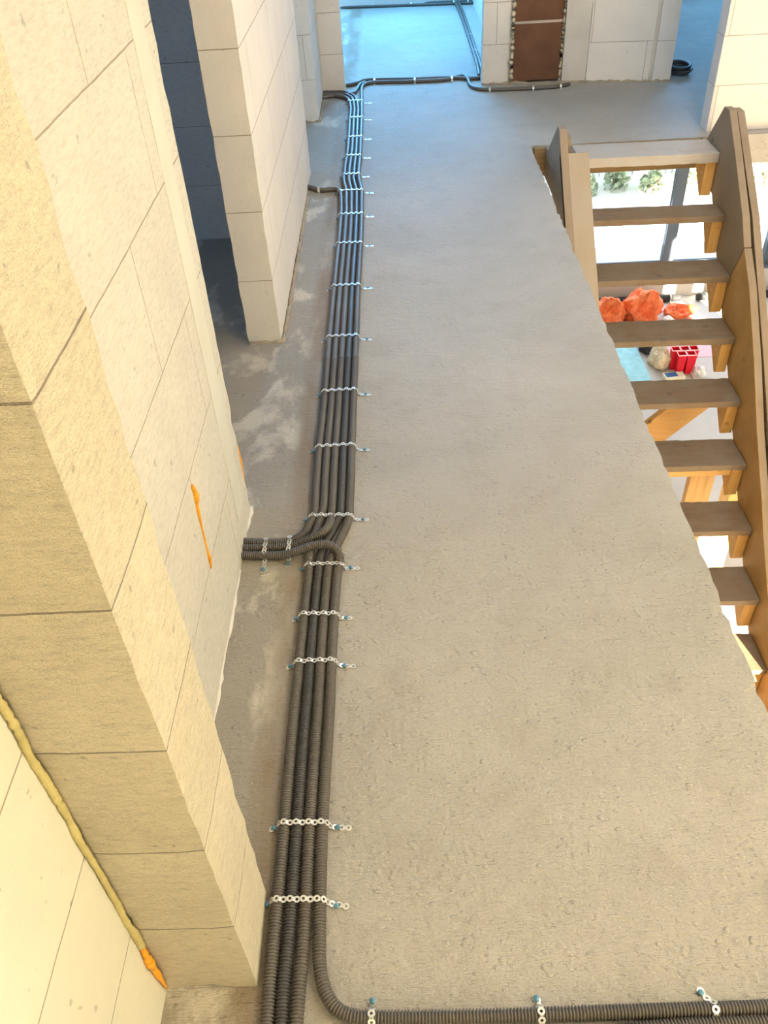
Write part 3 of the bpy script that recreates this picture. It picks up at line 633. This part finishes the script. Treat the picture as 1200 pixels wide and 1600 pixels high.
def board(name, x0, x1, prof, material, parent=st, off=SO, label=None, bevel=.002, top=None):
    V, F_ = [], []; n = len(prof)
    for x in (x0, x1): V += [(x - off[0], y - off[1], z - off[2]) for y, z in prof]
    F_.append(tuple(range(n))); F_.append(tuple(2 * n - 1 - i for i in range(n)))
    for i in range(n): F_.append((i, i + n, (i + 1) % n + n, (i + 1) % n))
    bm_o = mesh_obj(name, V, F_, material, parent)
    import bmesh
    b = bmesh.new(); b.from_mesh(bm_o.data); bmesh.ops.recalc_face_normals(b, faces=b.faces); b.to_mesh(bm_o.data); b.free()
    md = bm_o.modifiers.new('bevel', 'BEVEL'); md.width = bevel; md.segments = 1
    if label: bm_o['label'] = label
    if top:
        bm_o.data.materials.append(top)
        for pl in bm_o.data.polygons:
            if pl.normal.z > .3: pl.material_index = 1
    return bm_o
# right side: two inner boards and an outer one
board('stringer', 1.750, 1.788, [(4.90, 0.005), (4.72, .235), (4.64, .238), (4.466, .105), (4.171, -.133), (4.062, -.252), (4.15, -.45), (4.33, -.50), (4.647, -.20), (4.84, -.165), (4.975, -.16), (4.975, .0)], M['grey_wood'], label='weathered upper stringer board')
board('stringer', 1.751, 1.789, [(4.058, -.256), (3.891, -.385), (3.622, -.661), (3.40, -.915), (3.17, -1.145), (3.01, -1.315), (2.0, -2.30), (1.33, -2.948), (1.62, -2.948), (2.4, -2.28), (3.916, -.855), (4.15, -.66), (4.325, -.505), (4.146, -.454)], M['pine_bounce'], label='lower stringer board, golden bounced-sun tint in its colour', top=M['grey_wood'])
board('stringer', 1.800, 1.838, [(4.93, -.0), (4.735, .222), (4.66, .225), (4.171, -.135), (3.622, -.665), (3.17, -1.12), (2.0, -2.27), (1.31, -2.948), (1.66, -2.948), (3.9, -.95), (4.7, -.24), (4.975, -.16), (4.975, 0)], M['grey_wood'], label='outer stringer board')
# left side: stringer with a pale plank nailed along its top
board('stringer', .866, .906, [(4.88, .005), (4.655, .20), (4.60, .20), (4.40, .02), (3.40, -.88), (1.2, -2.86), (1.1, -2.948), (1.55, -2.948), (3.4, -1.25), (4.65, -.16), (4.975, -.16), (4.975, .0)], M['grey_wood'], label='dark left stringer board')
board('stringer', .908, .930, [(4.84, .005), (4.62, .17), (4.57, .15), (4.57, .01)], M['grey_wood'])
tl = lambda y, d: .023 + (y - 4.65) * .9 + d
board('cover_plank', .866, 1.012, [(4.525, tl(4.525, .175)), (4.505, tl(4.505, .215)), (1.5, tl(1.5, .215)), (1.5, tl(1.5, .175))], M['cover'], label='pale clean cover plank')
# header formwork under the top tread, lath, braces, posts
boxes('header_board', [(.80, 1.748, 4.945, 4.983, -.158, -.006)], M['form'], st, SO, .002)
boxes('lath', [(.93, 1.70, 3.425, 3.47, -1.215, -1.16)], M['pinex'], st, SO, .002)
boxes('post', [(1.565, 1.700, 3.60, 3.65, ZG, -1.16)], M['pinez'], st, SO, .003)
V, F_ = [], []
def tbr(p): return Matrix.Rotation(-.80, 4, 'Y') @ p + Vector((1.50, 3.90, -1.20)) - SO
box_vf(-.62, .20, 0, .04, -.085, .085, V, F_, tbr)
mesh_obj('brace', V, F_, M['pinex'], st)
V, F_ = [], []
def tbr2(p): return Matrix.Rotation(.28, 4, 'Z') @ (Matrix.Rotation(-.9, 4, 'X') @ p) + Vector((1.42, 2.75, -2.1)) - SO
box_vf(0, .07, -.6, .5, 0, .03, V, F_, tbr2)
mesh_obj('brace', V, F_, M['pinex'], st)
# separate timbers
lb = boxes('sunlit_board', [(0, .15, 0, .03, 0, .72)], M['cover'], None, (0, 0, 0), .003)
lb.location = (1.97, 4.14, ZG); lb.rotation_euler = (-.06, 0, .1)
tag(lb, 'pale board standing in full sun below the lower treads', 'board')
tp = boxes('timber_post', [(0, .12, 0, .10, 0, 1.86)], M['pinez'], None, (0, 0, 0), .004)
tp.location = (2.16, 4.30, ZG); tp.rotation_euler = (0, 0, .2)
tag(tp, 'golden timber post standing on the ground floor right of the stairs', 'post')
fb = board('form_plank', .795, .835, [(4.6, tl(4.6, -.22)), (4.6, tl(4.6, -.45)), (3.6, tl(3.6, -.45)), (3.6, tl(3.6, -.22))], M['cover'], None, Vector((.80, 4.6, -.5)))
fb.location = (.80, 4.6, -.5)
tag(fb, 'pale formwork plank between the slab edge and the left stringer', 'plank')

# ---------------------------------------------------------------- conduits
G1 = 'grey corrugated conduits of the floor run'
def C(k, name, label, **kw): return conduit(name, COND[k], label, **kw)
C('A', 'corrugated_conduit', 'leftmost conduit of the five, entering from the middle partition and leaving through the left wall', group=G1)
C('B', 'corrugated_conduit', 'conduit on the left edge of the lower run of four, from the far left pier', group=G1)
C('C', 'corrugated_conduit', 'middle conduit of the five that crosses over and leaves through the left wall', group=G1)
C('D', 'corrugated_conduit', 'darker second conduit from the left in the lower run of four', group=G1, material=M['conduit_dark'])
C('E', 'corrugated_conduit', 'rightmost conduit of the five, rising from the run along the far threshold', group=G1)
C('Fz', 'corrugated_conduit', 'conduit arching over the others from the left wall, then turning right along the bottom', group=G1)
C('G', 'corrugated_conduit', 'short nearer conduit beside the one along the bottom right edge', group=G1)
C('Hh', 'corrugated_conduit', 'straight conduit along the far doorway threshold, rear one', group='conduits at the far doorway')
C('I', 'corrugated_conduit', 'short conduit looping round the foot of the far left pier to the threshold', group='conduits at the far doorway')
C('L', 'corrugated_conduit', 'front conduit along the back wall of the far blue-lit room', group='conduits in the far room')
C('M', 'corrugated_conduit', 'rear conduit along the back wall of the far blue-lit room', group='conduits in the far room')
C('J', 'corrugated_conduit', 'left one of two conduits running along the right side of the far room', group='conduits in the far room')
C('K', 'corrugated_conduit', 'right one of two conduits running along the right side of the far room', group='conduits in the far room')
# second pipe of the threshold run
# coil of spare cable
cp = []
for k in range(70):
    a = k * .36; rr = .075 + .010 * math.sin(k * .23)
    cp.append((1.975 + rr * math.cos(a) * .9, 6.30 + rr * math.sin(a) * 1.1, .012 + k * .0007 + .006 * (math.sin(a) + 1)))
cc = conduit('cable_coil', cp, 'black coil of spare conduit on the floor beside the right doorway jamb', r=.011, fine_to=0, material=M['conduit_dark'], cat='cable coil')

# ---------------------------------------------------------------- perforated straps
def crest(y, xs, tail, tilt=0, r=.0125):
    P = [(xs[0] - r - .014, y - .002, .0012), (xs[0] - r - .004, y - .001, .003), (xs[0] - r - .0005, y, .016)]
    for i, x in enumerate(xs):
        P.append((x, y + tilt * (x - xs[0]), 2 * r + .0015))
        if i < len(xs) - 1: P.append(((x + xs[i + 1]) / 2, y + tilt * (x - xs[0]), 2 * r - .0035))
    x = xs[-1]
    P += [(x + r + .0005, y + tilt * .08, .016), (x + r + .004, y + tilt * .08, .003), (x + r + .015, y - .002, .0012), (x + r + tail, y - .004 + random.uniform(-.004, .003), .0012)]
    return P
U = ['nearest the far wall', 'second from the far wall', 'third from the far wall', 'fourth from the far wall', 'fifth from the far wall at the kink']
ORD = ['first', 'second', 'third', 'fourth', 'fifth', 'sixth', 'seventh', 'eighth']
for i, (y, xs, tail) in enumerate(STRAPS):
    if i < 5: lab = 'perforated metal strap over four conduits, ' + U[i]
    elif i < 13:
        lab = 'perforated metal strap over five conduits, %s above the branch into the left wall' % ORD[12 - i]
    else: lab = 'perforated metal strap over four conduits, %s below the branch into the left wall' % ORD[i - 13]
    P = crest(y, xs, tail, random.uniform(-.06, .03) if i < 16 else -.02)
    strap(P, (0, 1, 0), lab, [(P[0][0] + .004, P[0][1], 0.003), (P[-1][0] - .022, P[-1][1], .003)])
def cross_strap(x, ys, label, t0, t1, r=.0125, group='small straps across single conduits', slope=0):
    """strap running in depth across conduits that run sideways"""
    P = [(x - slope * .03, ys[0] - r - t0, .0012), (x, ys[0] - r - .003, .003), (x, ys[0] - r + .001, .017)]
    for i, yy in enumerate(ys):
        P.append((x, yy, 2 * r + .0015))
        if i < len(ys) - 1: P.append((x, (yy + ys[i + 1]) / 2, 2 * r - .003))
    yy = ys[-1]
    P += [(x, yy + r - .001, .017), (x, yy + r + .003, .003), (x - slope * .03, yy + r + t1, .0012)]
    q = P[-1] if t1 > t0 else P[0]
    strap(P, (1, 0, 0), label, [(q[0], q[1] + (-.006 if t1 > t0 else .006), .003)], 'conduit_strap', group)
b = EXTRA['branch']
cross_strap(b[0][0], [1.6685, 1.6925, 1.7135], 'strap across the three branching conduits, the one nearer the left wall', .045, .012)
cross_strap(b[1][0], [1.6725, 1.699, 1.7185], 'strap across the three branching conduits, the one nearer the main run', .030, .012)
s_ = EXTRA['small']; cross_strap(s_[0], [s_[1]], 'small strap on the short conduit emerging from the middle partition', .014, .014)
for q, lab, sl in zip(EXTRA['bottom'], ('leftmost strap on the conduit along the bottom edge', 'middle strap on the conduit along the bottom edge', 'rightmost strap on the conduit along the bottom edge'), (0, .1, .4)):
    cross_strap(q[0], [q[1]], lab, .012, .022, slope=sl)
for q, lab in zip(EXTRA['thr'], ('leftmost', 'middle', 'rightmost')):
    cross_strap(q[0], [q[1] - .017, q[1] + .03], lab + ' of three straps on the conduits along the far threshold', .012, .012, group='straps at the far threshold')
for q, lab in zip(EXTRA['thr2'], ('below the white pier', 'at the middle of the brown chimney', 'at the right edge of the brown chimney')):
    cross_strap(q[0], [q[1]], 'small strap on the far wall conduit, ' + lab, .012, .010, group='straps at the far wall base')
for q, lab in zip(EXTRA['backA'], ('leftmost', 'second from the left', 'third from the left', 'rightmost')):
    cross_strap(q[0], [q[1], q[1] + .095], lab + ' strap on the conduits at the back of the far room', .01, .01, group='straps in the far room')
for (x, y), lab in zip(((.683, 7.75), (.674, 7.2)), ('farther', 'nearer')):
    P = crest(y, [x - .026, x + .004], .02)
    strap(P, (0, 1, 0), lab + ' strap on the conduit pair in the far room', [(P[0][0], y, .003)], 'conduit_strap', 'straps in the far room')

# ---------------------------------------------------------------- things lying on the ground floor
def fabric(name, c1, c2, rough=.5, trans=.0):
    t = NT(name, rough, .4); p = t.pos()
    n = t.noise(p, 7, 4, .6, 1.2)
    t.b.inputs['Subsurface Weight'].default_value = trans
    t.b.inputs['Subsurface Radius'].default_value = (.05, .02, .01)
    return t.out(t.mix(t.ramp(n, [(.35, 0), (.65, 1)]), c1, c2), t.bump(t.noise(p, 11, 2, .5, 2.2), .012))
M['bag'] = fabric('orange_sack', (.85, .12, .03), (.95, .28, .10))
M['beige_bag'] = fabric('beige_sack', (.62, .50, .33), (.80, .72, .58))
M['clear_bag'] = fabric('clear_film', (.80, .84, .88), (.93, .95, .97), .25)
M['black_bag'] = fabric('black_sack', (.03, .03, .04), (.07, .06, .07), .4)
def crumpled(name, loc, size, material, label, cat, group=None, seed=0, neck=None, amp=.28):
    import bmesh
    b = bmesh.new(); bmesh.ops.create_icosphere(b, subdivisions=5, radius=1)
    for v in b.verts:
        p = v.co.copy(); q = p * 1.6 + Vector((seed * 3.1, seed, 0))
        d = 1 + amp * noise.noise(q) + amp * .55 * (1 - 2 * abs(noise.noise(q * 2.3))) * .6 + amp * .14 * (1 - 2 * abs(noise.noise(q * 5)))
        if neck:
            ax = Vector(neck).normalized(); u = ax.orthogonal().normalized(); w_ = ax.cross(u)
            th = math.atan2(p.dot(w_), p.dot(u)); ring = 1 - abs(p.dot(ax)) ** 4
            d += .11 * ring * (.5 - abs(math.sin(4 * th + 3 * noise.noise(p * 1.3 + Vector((seed, 0, 0)))))) * (1 if p.dot(ax) > -.3 else .3)
            k = max(0, p.normalized().dot(Vector(neck).normalized()) - .62) / .38
            d *= (.55 if k > .42 else 1.12 if k > .1 else 1)
        v.co = p * d
        if v.co.z < -.55: v.co.z = -.55 + (v.co.z + .55) * .05
        v.co = Vector((v.co.x * size[0], v.co.y * size[1], (v.co.z + .57) * size[2]))
    me = bpy.data.meshes.new(name); b.to_mesh(me); b.free()
    me.materials.append(material); me.polygons.foreach_set('use_smooth', [True] * len(me.polygons))
    o = bpy.data.objects.new(name, me); COL.objects.link(o); o.location = loc
    return tag(o, label, cat, group)
crumpled('waste_bag', (2.26, 8.26, ZG), (.17, .15, .16), M['bag'], 'crumpled orange waste bag, left of the two big ones under the stairs', 'bag', 'orange waste bags', 1, neck=(-.2, -.7, .6), amp=.3)
crumpled('waste_bag', (2.63, 8.30, ZG), (.19, .16, .205), M['bag'], 'biggest round orange waste bag, its dark opening facing the stairs', 'bag', 'orange waste bags', 2, neck=(0, -1, .55), amp=.25)
crumpled('waste_bag', (3.05, 8.34, ZG), (.14, .10, .07), M['bag'], 'small flat orange waste bag lying by the sunlit stripe', 'bag', 'orange waste bags', 3, neck=(.3, -.6, .8), amp=.45)
crumpled('plastic_film', (2.87, 8.12, ZG), (.06, .06, .06), M['clear_bag'], 'crumpled clear plastic film beside the small orange bag', 'plastic film', None, 4, amp=.5)
crumpled('paper_sack', (2.585, 7.33, ZG), (.09, .11, .12), M['beige_bag'], 'crumpled beige sack lying beside the light blue board', 'bag', None, 5, amp=.4)
crumpled('rubbish_bag', (2.53, 7.62, ZG), (.075, .10, .12), M['black_bag'], 'small black bag behind the beige sack', 'bag', None, 6, amp=.35)
crumpled('plastic_film', (2.925, 7.10, ZG), (.05, .08, .05), M['clear_bag'], 'clear plastic film on the floor right of the red pots', 'plastic film', None, 8, amp=.5)
M['blue_board'] = plain('blue_foam_board', (.34, .66, .78), .7, .2, .12, 14)
M['pink_board'] = plain('pink_foam_board', (.90, .52, .60), .7, .2, .04, 9)
M['grey_board'] = plain('grey_board', (.60, .57, .55), .8, .2, .04, 9)
M['red'] = plain('red_plastic', (.72, .008, .03), .4, .5, .05, 9)
M['red_rim'] = plain('pale_red_rim', (.95, .55, .58), .4, .5, .03, 9)
M['cardboard'] = plain('pale_card', (.82, .78, .62), .7, .2, .05, 9)
M['blue_print'] = plain('blue_print', (.03, .12, .35), .5, .3, .1, 9)
M['cream'] = plain('cream_edge', (.78, .62, .48), .7, .2, .05, 9)
def slab(name, c, s, rz, material, label, cat, z=ZG, bevel=.004):
    V, F_ = [], []; box_vf(-s[0] / 2, s[0] / 2, -s[1] / 2, s[1] / 2, 0, s[2], V, F_)
    o = mesh_obj(name, V, F_, material); o.location = (c[0], c[1], z); o.rotation_euler = (0, 0, rz)
    md = o.modifiers.new('bevel', 'BEVEL'); md.width = bevel; md.segments = 2
    return tag(o, label, cat)
slab('foam_board', (2.305, 7.28, 0), (.245, 1.3, .04), 0, M['blue_board'], 'light blue insulation board lying on the ground floor below the treads', 'board')
slab('wooden_batten', (2.155, 7.25, 0), (.04, 1.4, .03), 0, M['cream'], 'cream batten along the left edge of the light blue board', 'batten')
slab('foam_sheet', (2.92, 7.72, 0), (.52, .60, .02), -.03, M['pink_board'], 'pink insulation sheet lying behind the red pots', 'sheet')
slab('floor_board', (3.02, 7.05, 0), (.36, .70, .024), -.03, M['grey_board'], 'plain grey board lying right of the red pots', 'board')
slab('foam_offcut', (2.50, 7.98, 0), (.12, .28, .03), .1, M['blue_board'], 'small light blue offcut beside the pink sheet', 'board')
bx = thing('small_carton', (2.66, 7.06, ZG), 'small cream carton with blue print beside the beige sack', 'carton')
bx.rotation_euler = (0, 0, .1)
cbx = boxes('carton_body', [(-.10, .10, -.05, .05, 0, .05)], M['cardboard'], bx, (0, 0, 0), .004)
boxes('printed_panel', [(-.085, .03, -.035, .04, .0502, .0512)], M['blue_print'], bx)
def pot(x, y, lab):
    root = thing('square_pot', (x, y, ZG), lab, 'pot', 'red square pots')
    V, F_ = [], []; h = .22
    for (s, z) in ((.030, 0), (.041, h), (.036, h), (.026, .01)):
        V += [(-s, -s, z), (s, -s, z), (s, s, z), (-s, s, z)]
    for a in (0, 4, 8):
        for k in range(4): F_.append((a + k, a + (k + 1) % 4, a + 4 + (k + 1) % 4, a + 4 + k))
    F_ += [(3, 2, 1, 0), (12, 13, 14, 15)]
    mesh_obj('pot_body', V, F_, M['red'], root)
    boxes('pot_rim', [(-.043, .043, -.043, -.037, h - .006, h + .004), (-.043, .043, .037, .043, h - .006, h + .004), (-.043, -.037, -.037, .037, h - .006, h + .004), (.037, .043, -.037, .037, h - .006, h + .004)], M['red_rim'], root, (0, 0, 0), .001)['label'] = 'pale rim'
for x, y, lab in ((2.70, 7.26, 'left pot of the back row of red square pots'), (2.788, 7.26, 'middle pot of the back row of red square pots'), (2.876, 7.26, 'right pot of the back row of red square pots'),
                  (2.735, 7.165, 'left pot of the front row of red square pots'), (2.823, 7.165, 'right pot of the front row of red square pots')):
    pot(x, y, lab)
# lagged pipes along the window wall
M['lag'] = plain('black_lagging', (.035, .038, .045), .7, .3, .1, 9)
M['tie'] = plain('white_tie', (.85, .85, .83), .6, .3, .03, 9)
def lagged(x0, x1, lab, ties):
    root = thing('lagged_pipe', (x0, 8.66, ZG), lab, 'pipe', 'black lagged pipes along the window wall')
    V, F_ = [], []
    tube_vf([Vector((0, 0, .04)), Vector((.02, 0, .04)), Vector((x1 - x0 - .02, 0, .04)), Vector((x1 - x0, 0, .04))], [.030, .040, .040, .030], 16, V, F_)
    mesh_obj('lagging', V, F_, M['lag'], root, True)
    for t in ties:
        V, F_ = [], []
        tube_vf([Vector((t - x0, 0, .041)), Vector((t - x0 + .012, .0, .041))], [.043, .043], 16, V, F_)
        mesh_obj('tie', V, F_, M['tie'], root)
lagged(1.6, 3.16, 'black lagged pipe along the window wall behind the orange bags', (1.9, 2.6, 3.03))
lagged(3.33, 3.86, 'short black lagged pipe between the sunlit stripes', (3.43,))
lagged(3.95, 4.29, 'black lagged pipe along the window wall right of the stairs', (4.03,))

# wood slivers standing in for the brown shade of a broken slab notch
V, F_ = [], []
for k, (dx, dy, L, a) in enumerate(((0, 0, .11, 1.35), (.012, .006, .09, 1.42), (.022, -.004, .07, 1.30))):
    R_ = Matrix.Rotation(a, 4, 'Z')
    box_vf(-L / 2, L / 2, -.008, .008, .001 + k * .002, .014 + k * .003, V, F_, lambda p, R_=R_, dx=dx, dy=dy: R_ @ p + Vector((dx, dy, 0)))
o = mesh_obj('notch_standin', V, F_, M['cover']); o.location = (.665, .68, .0)
tag(o, 'brown wood slivers standing in for a shaded notch in the slab edge', 'wood scrap')
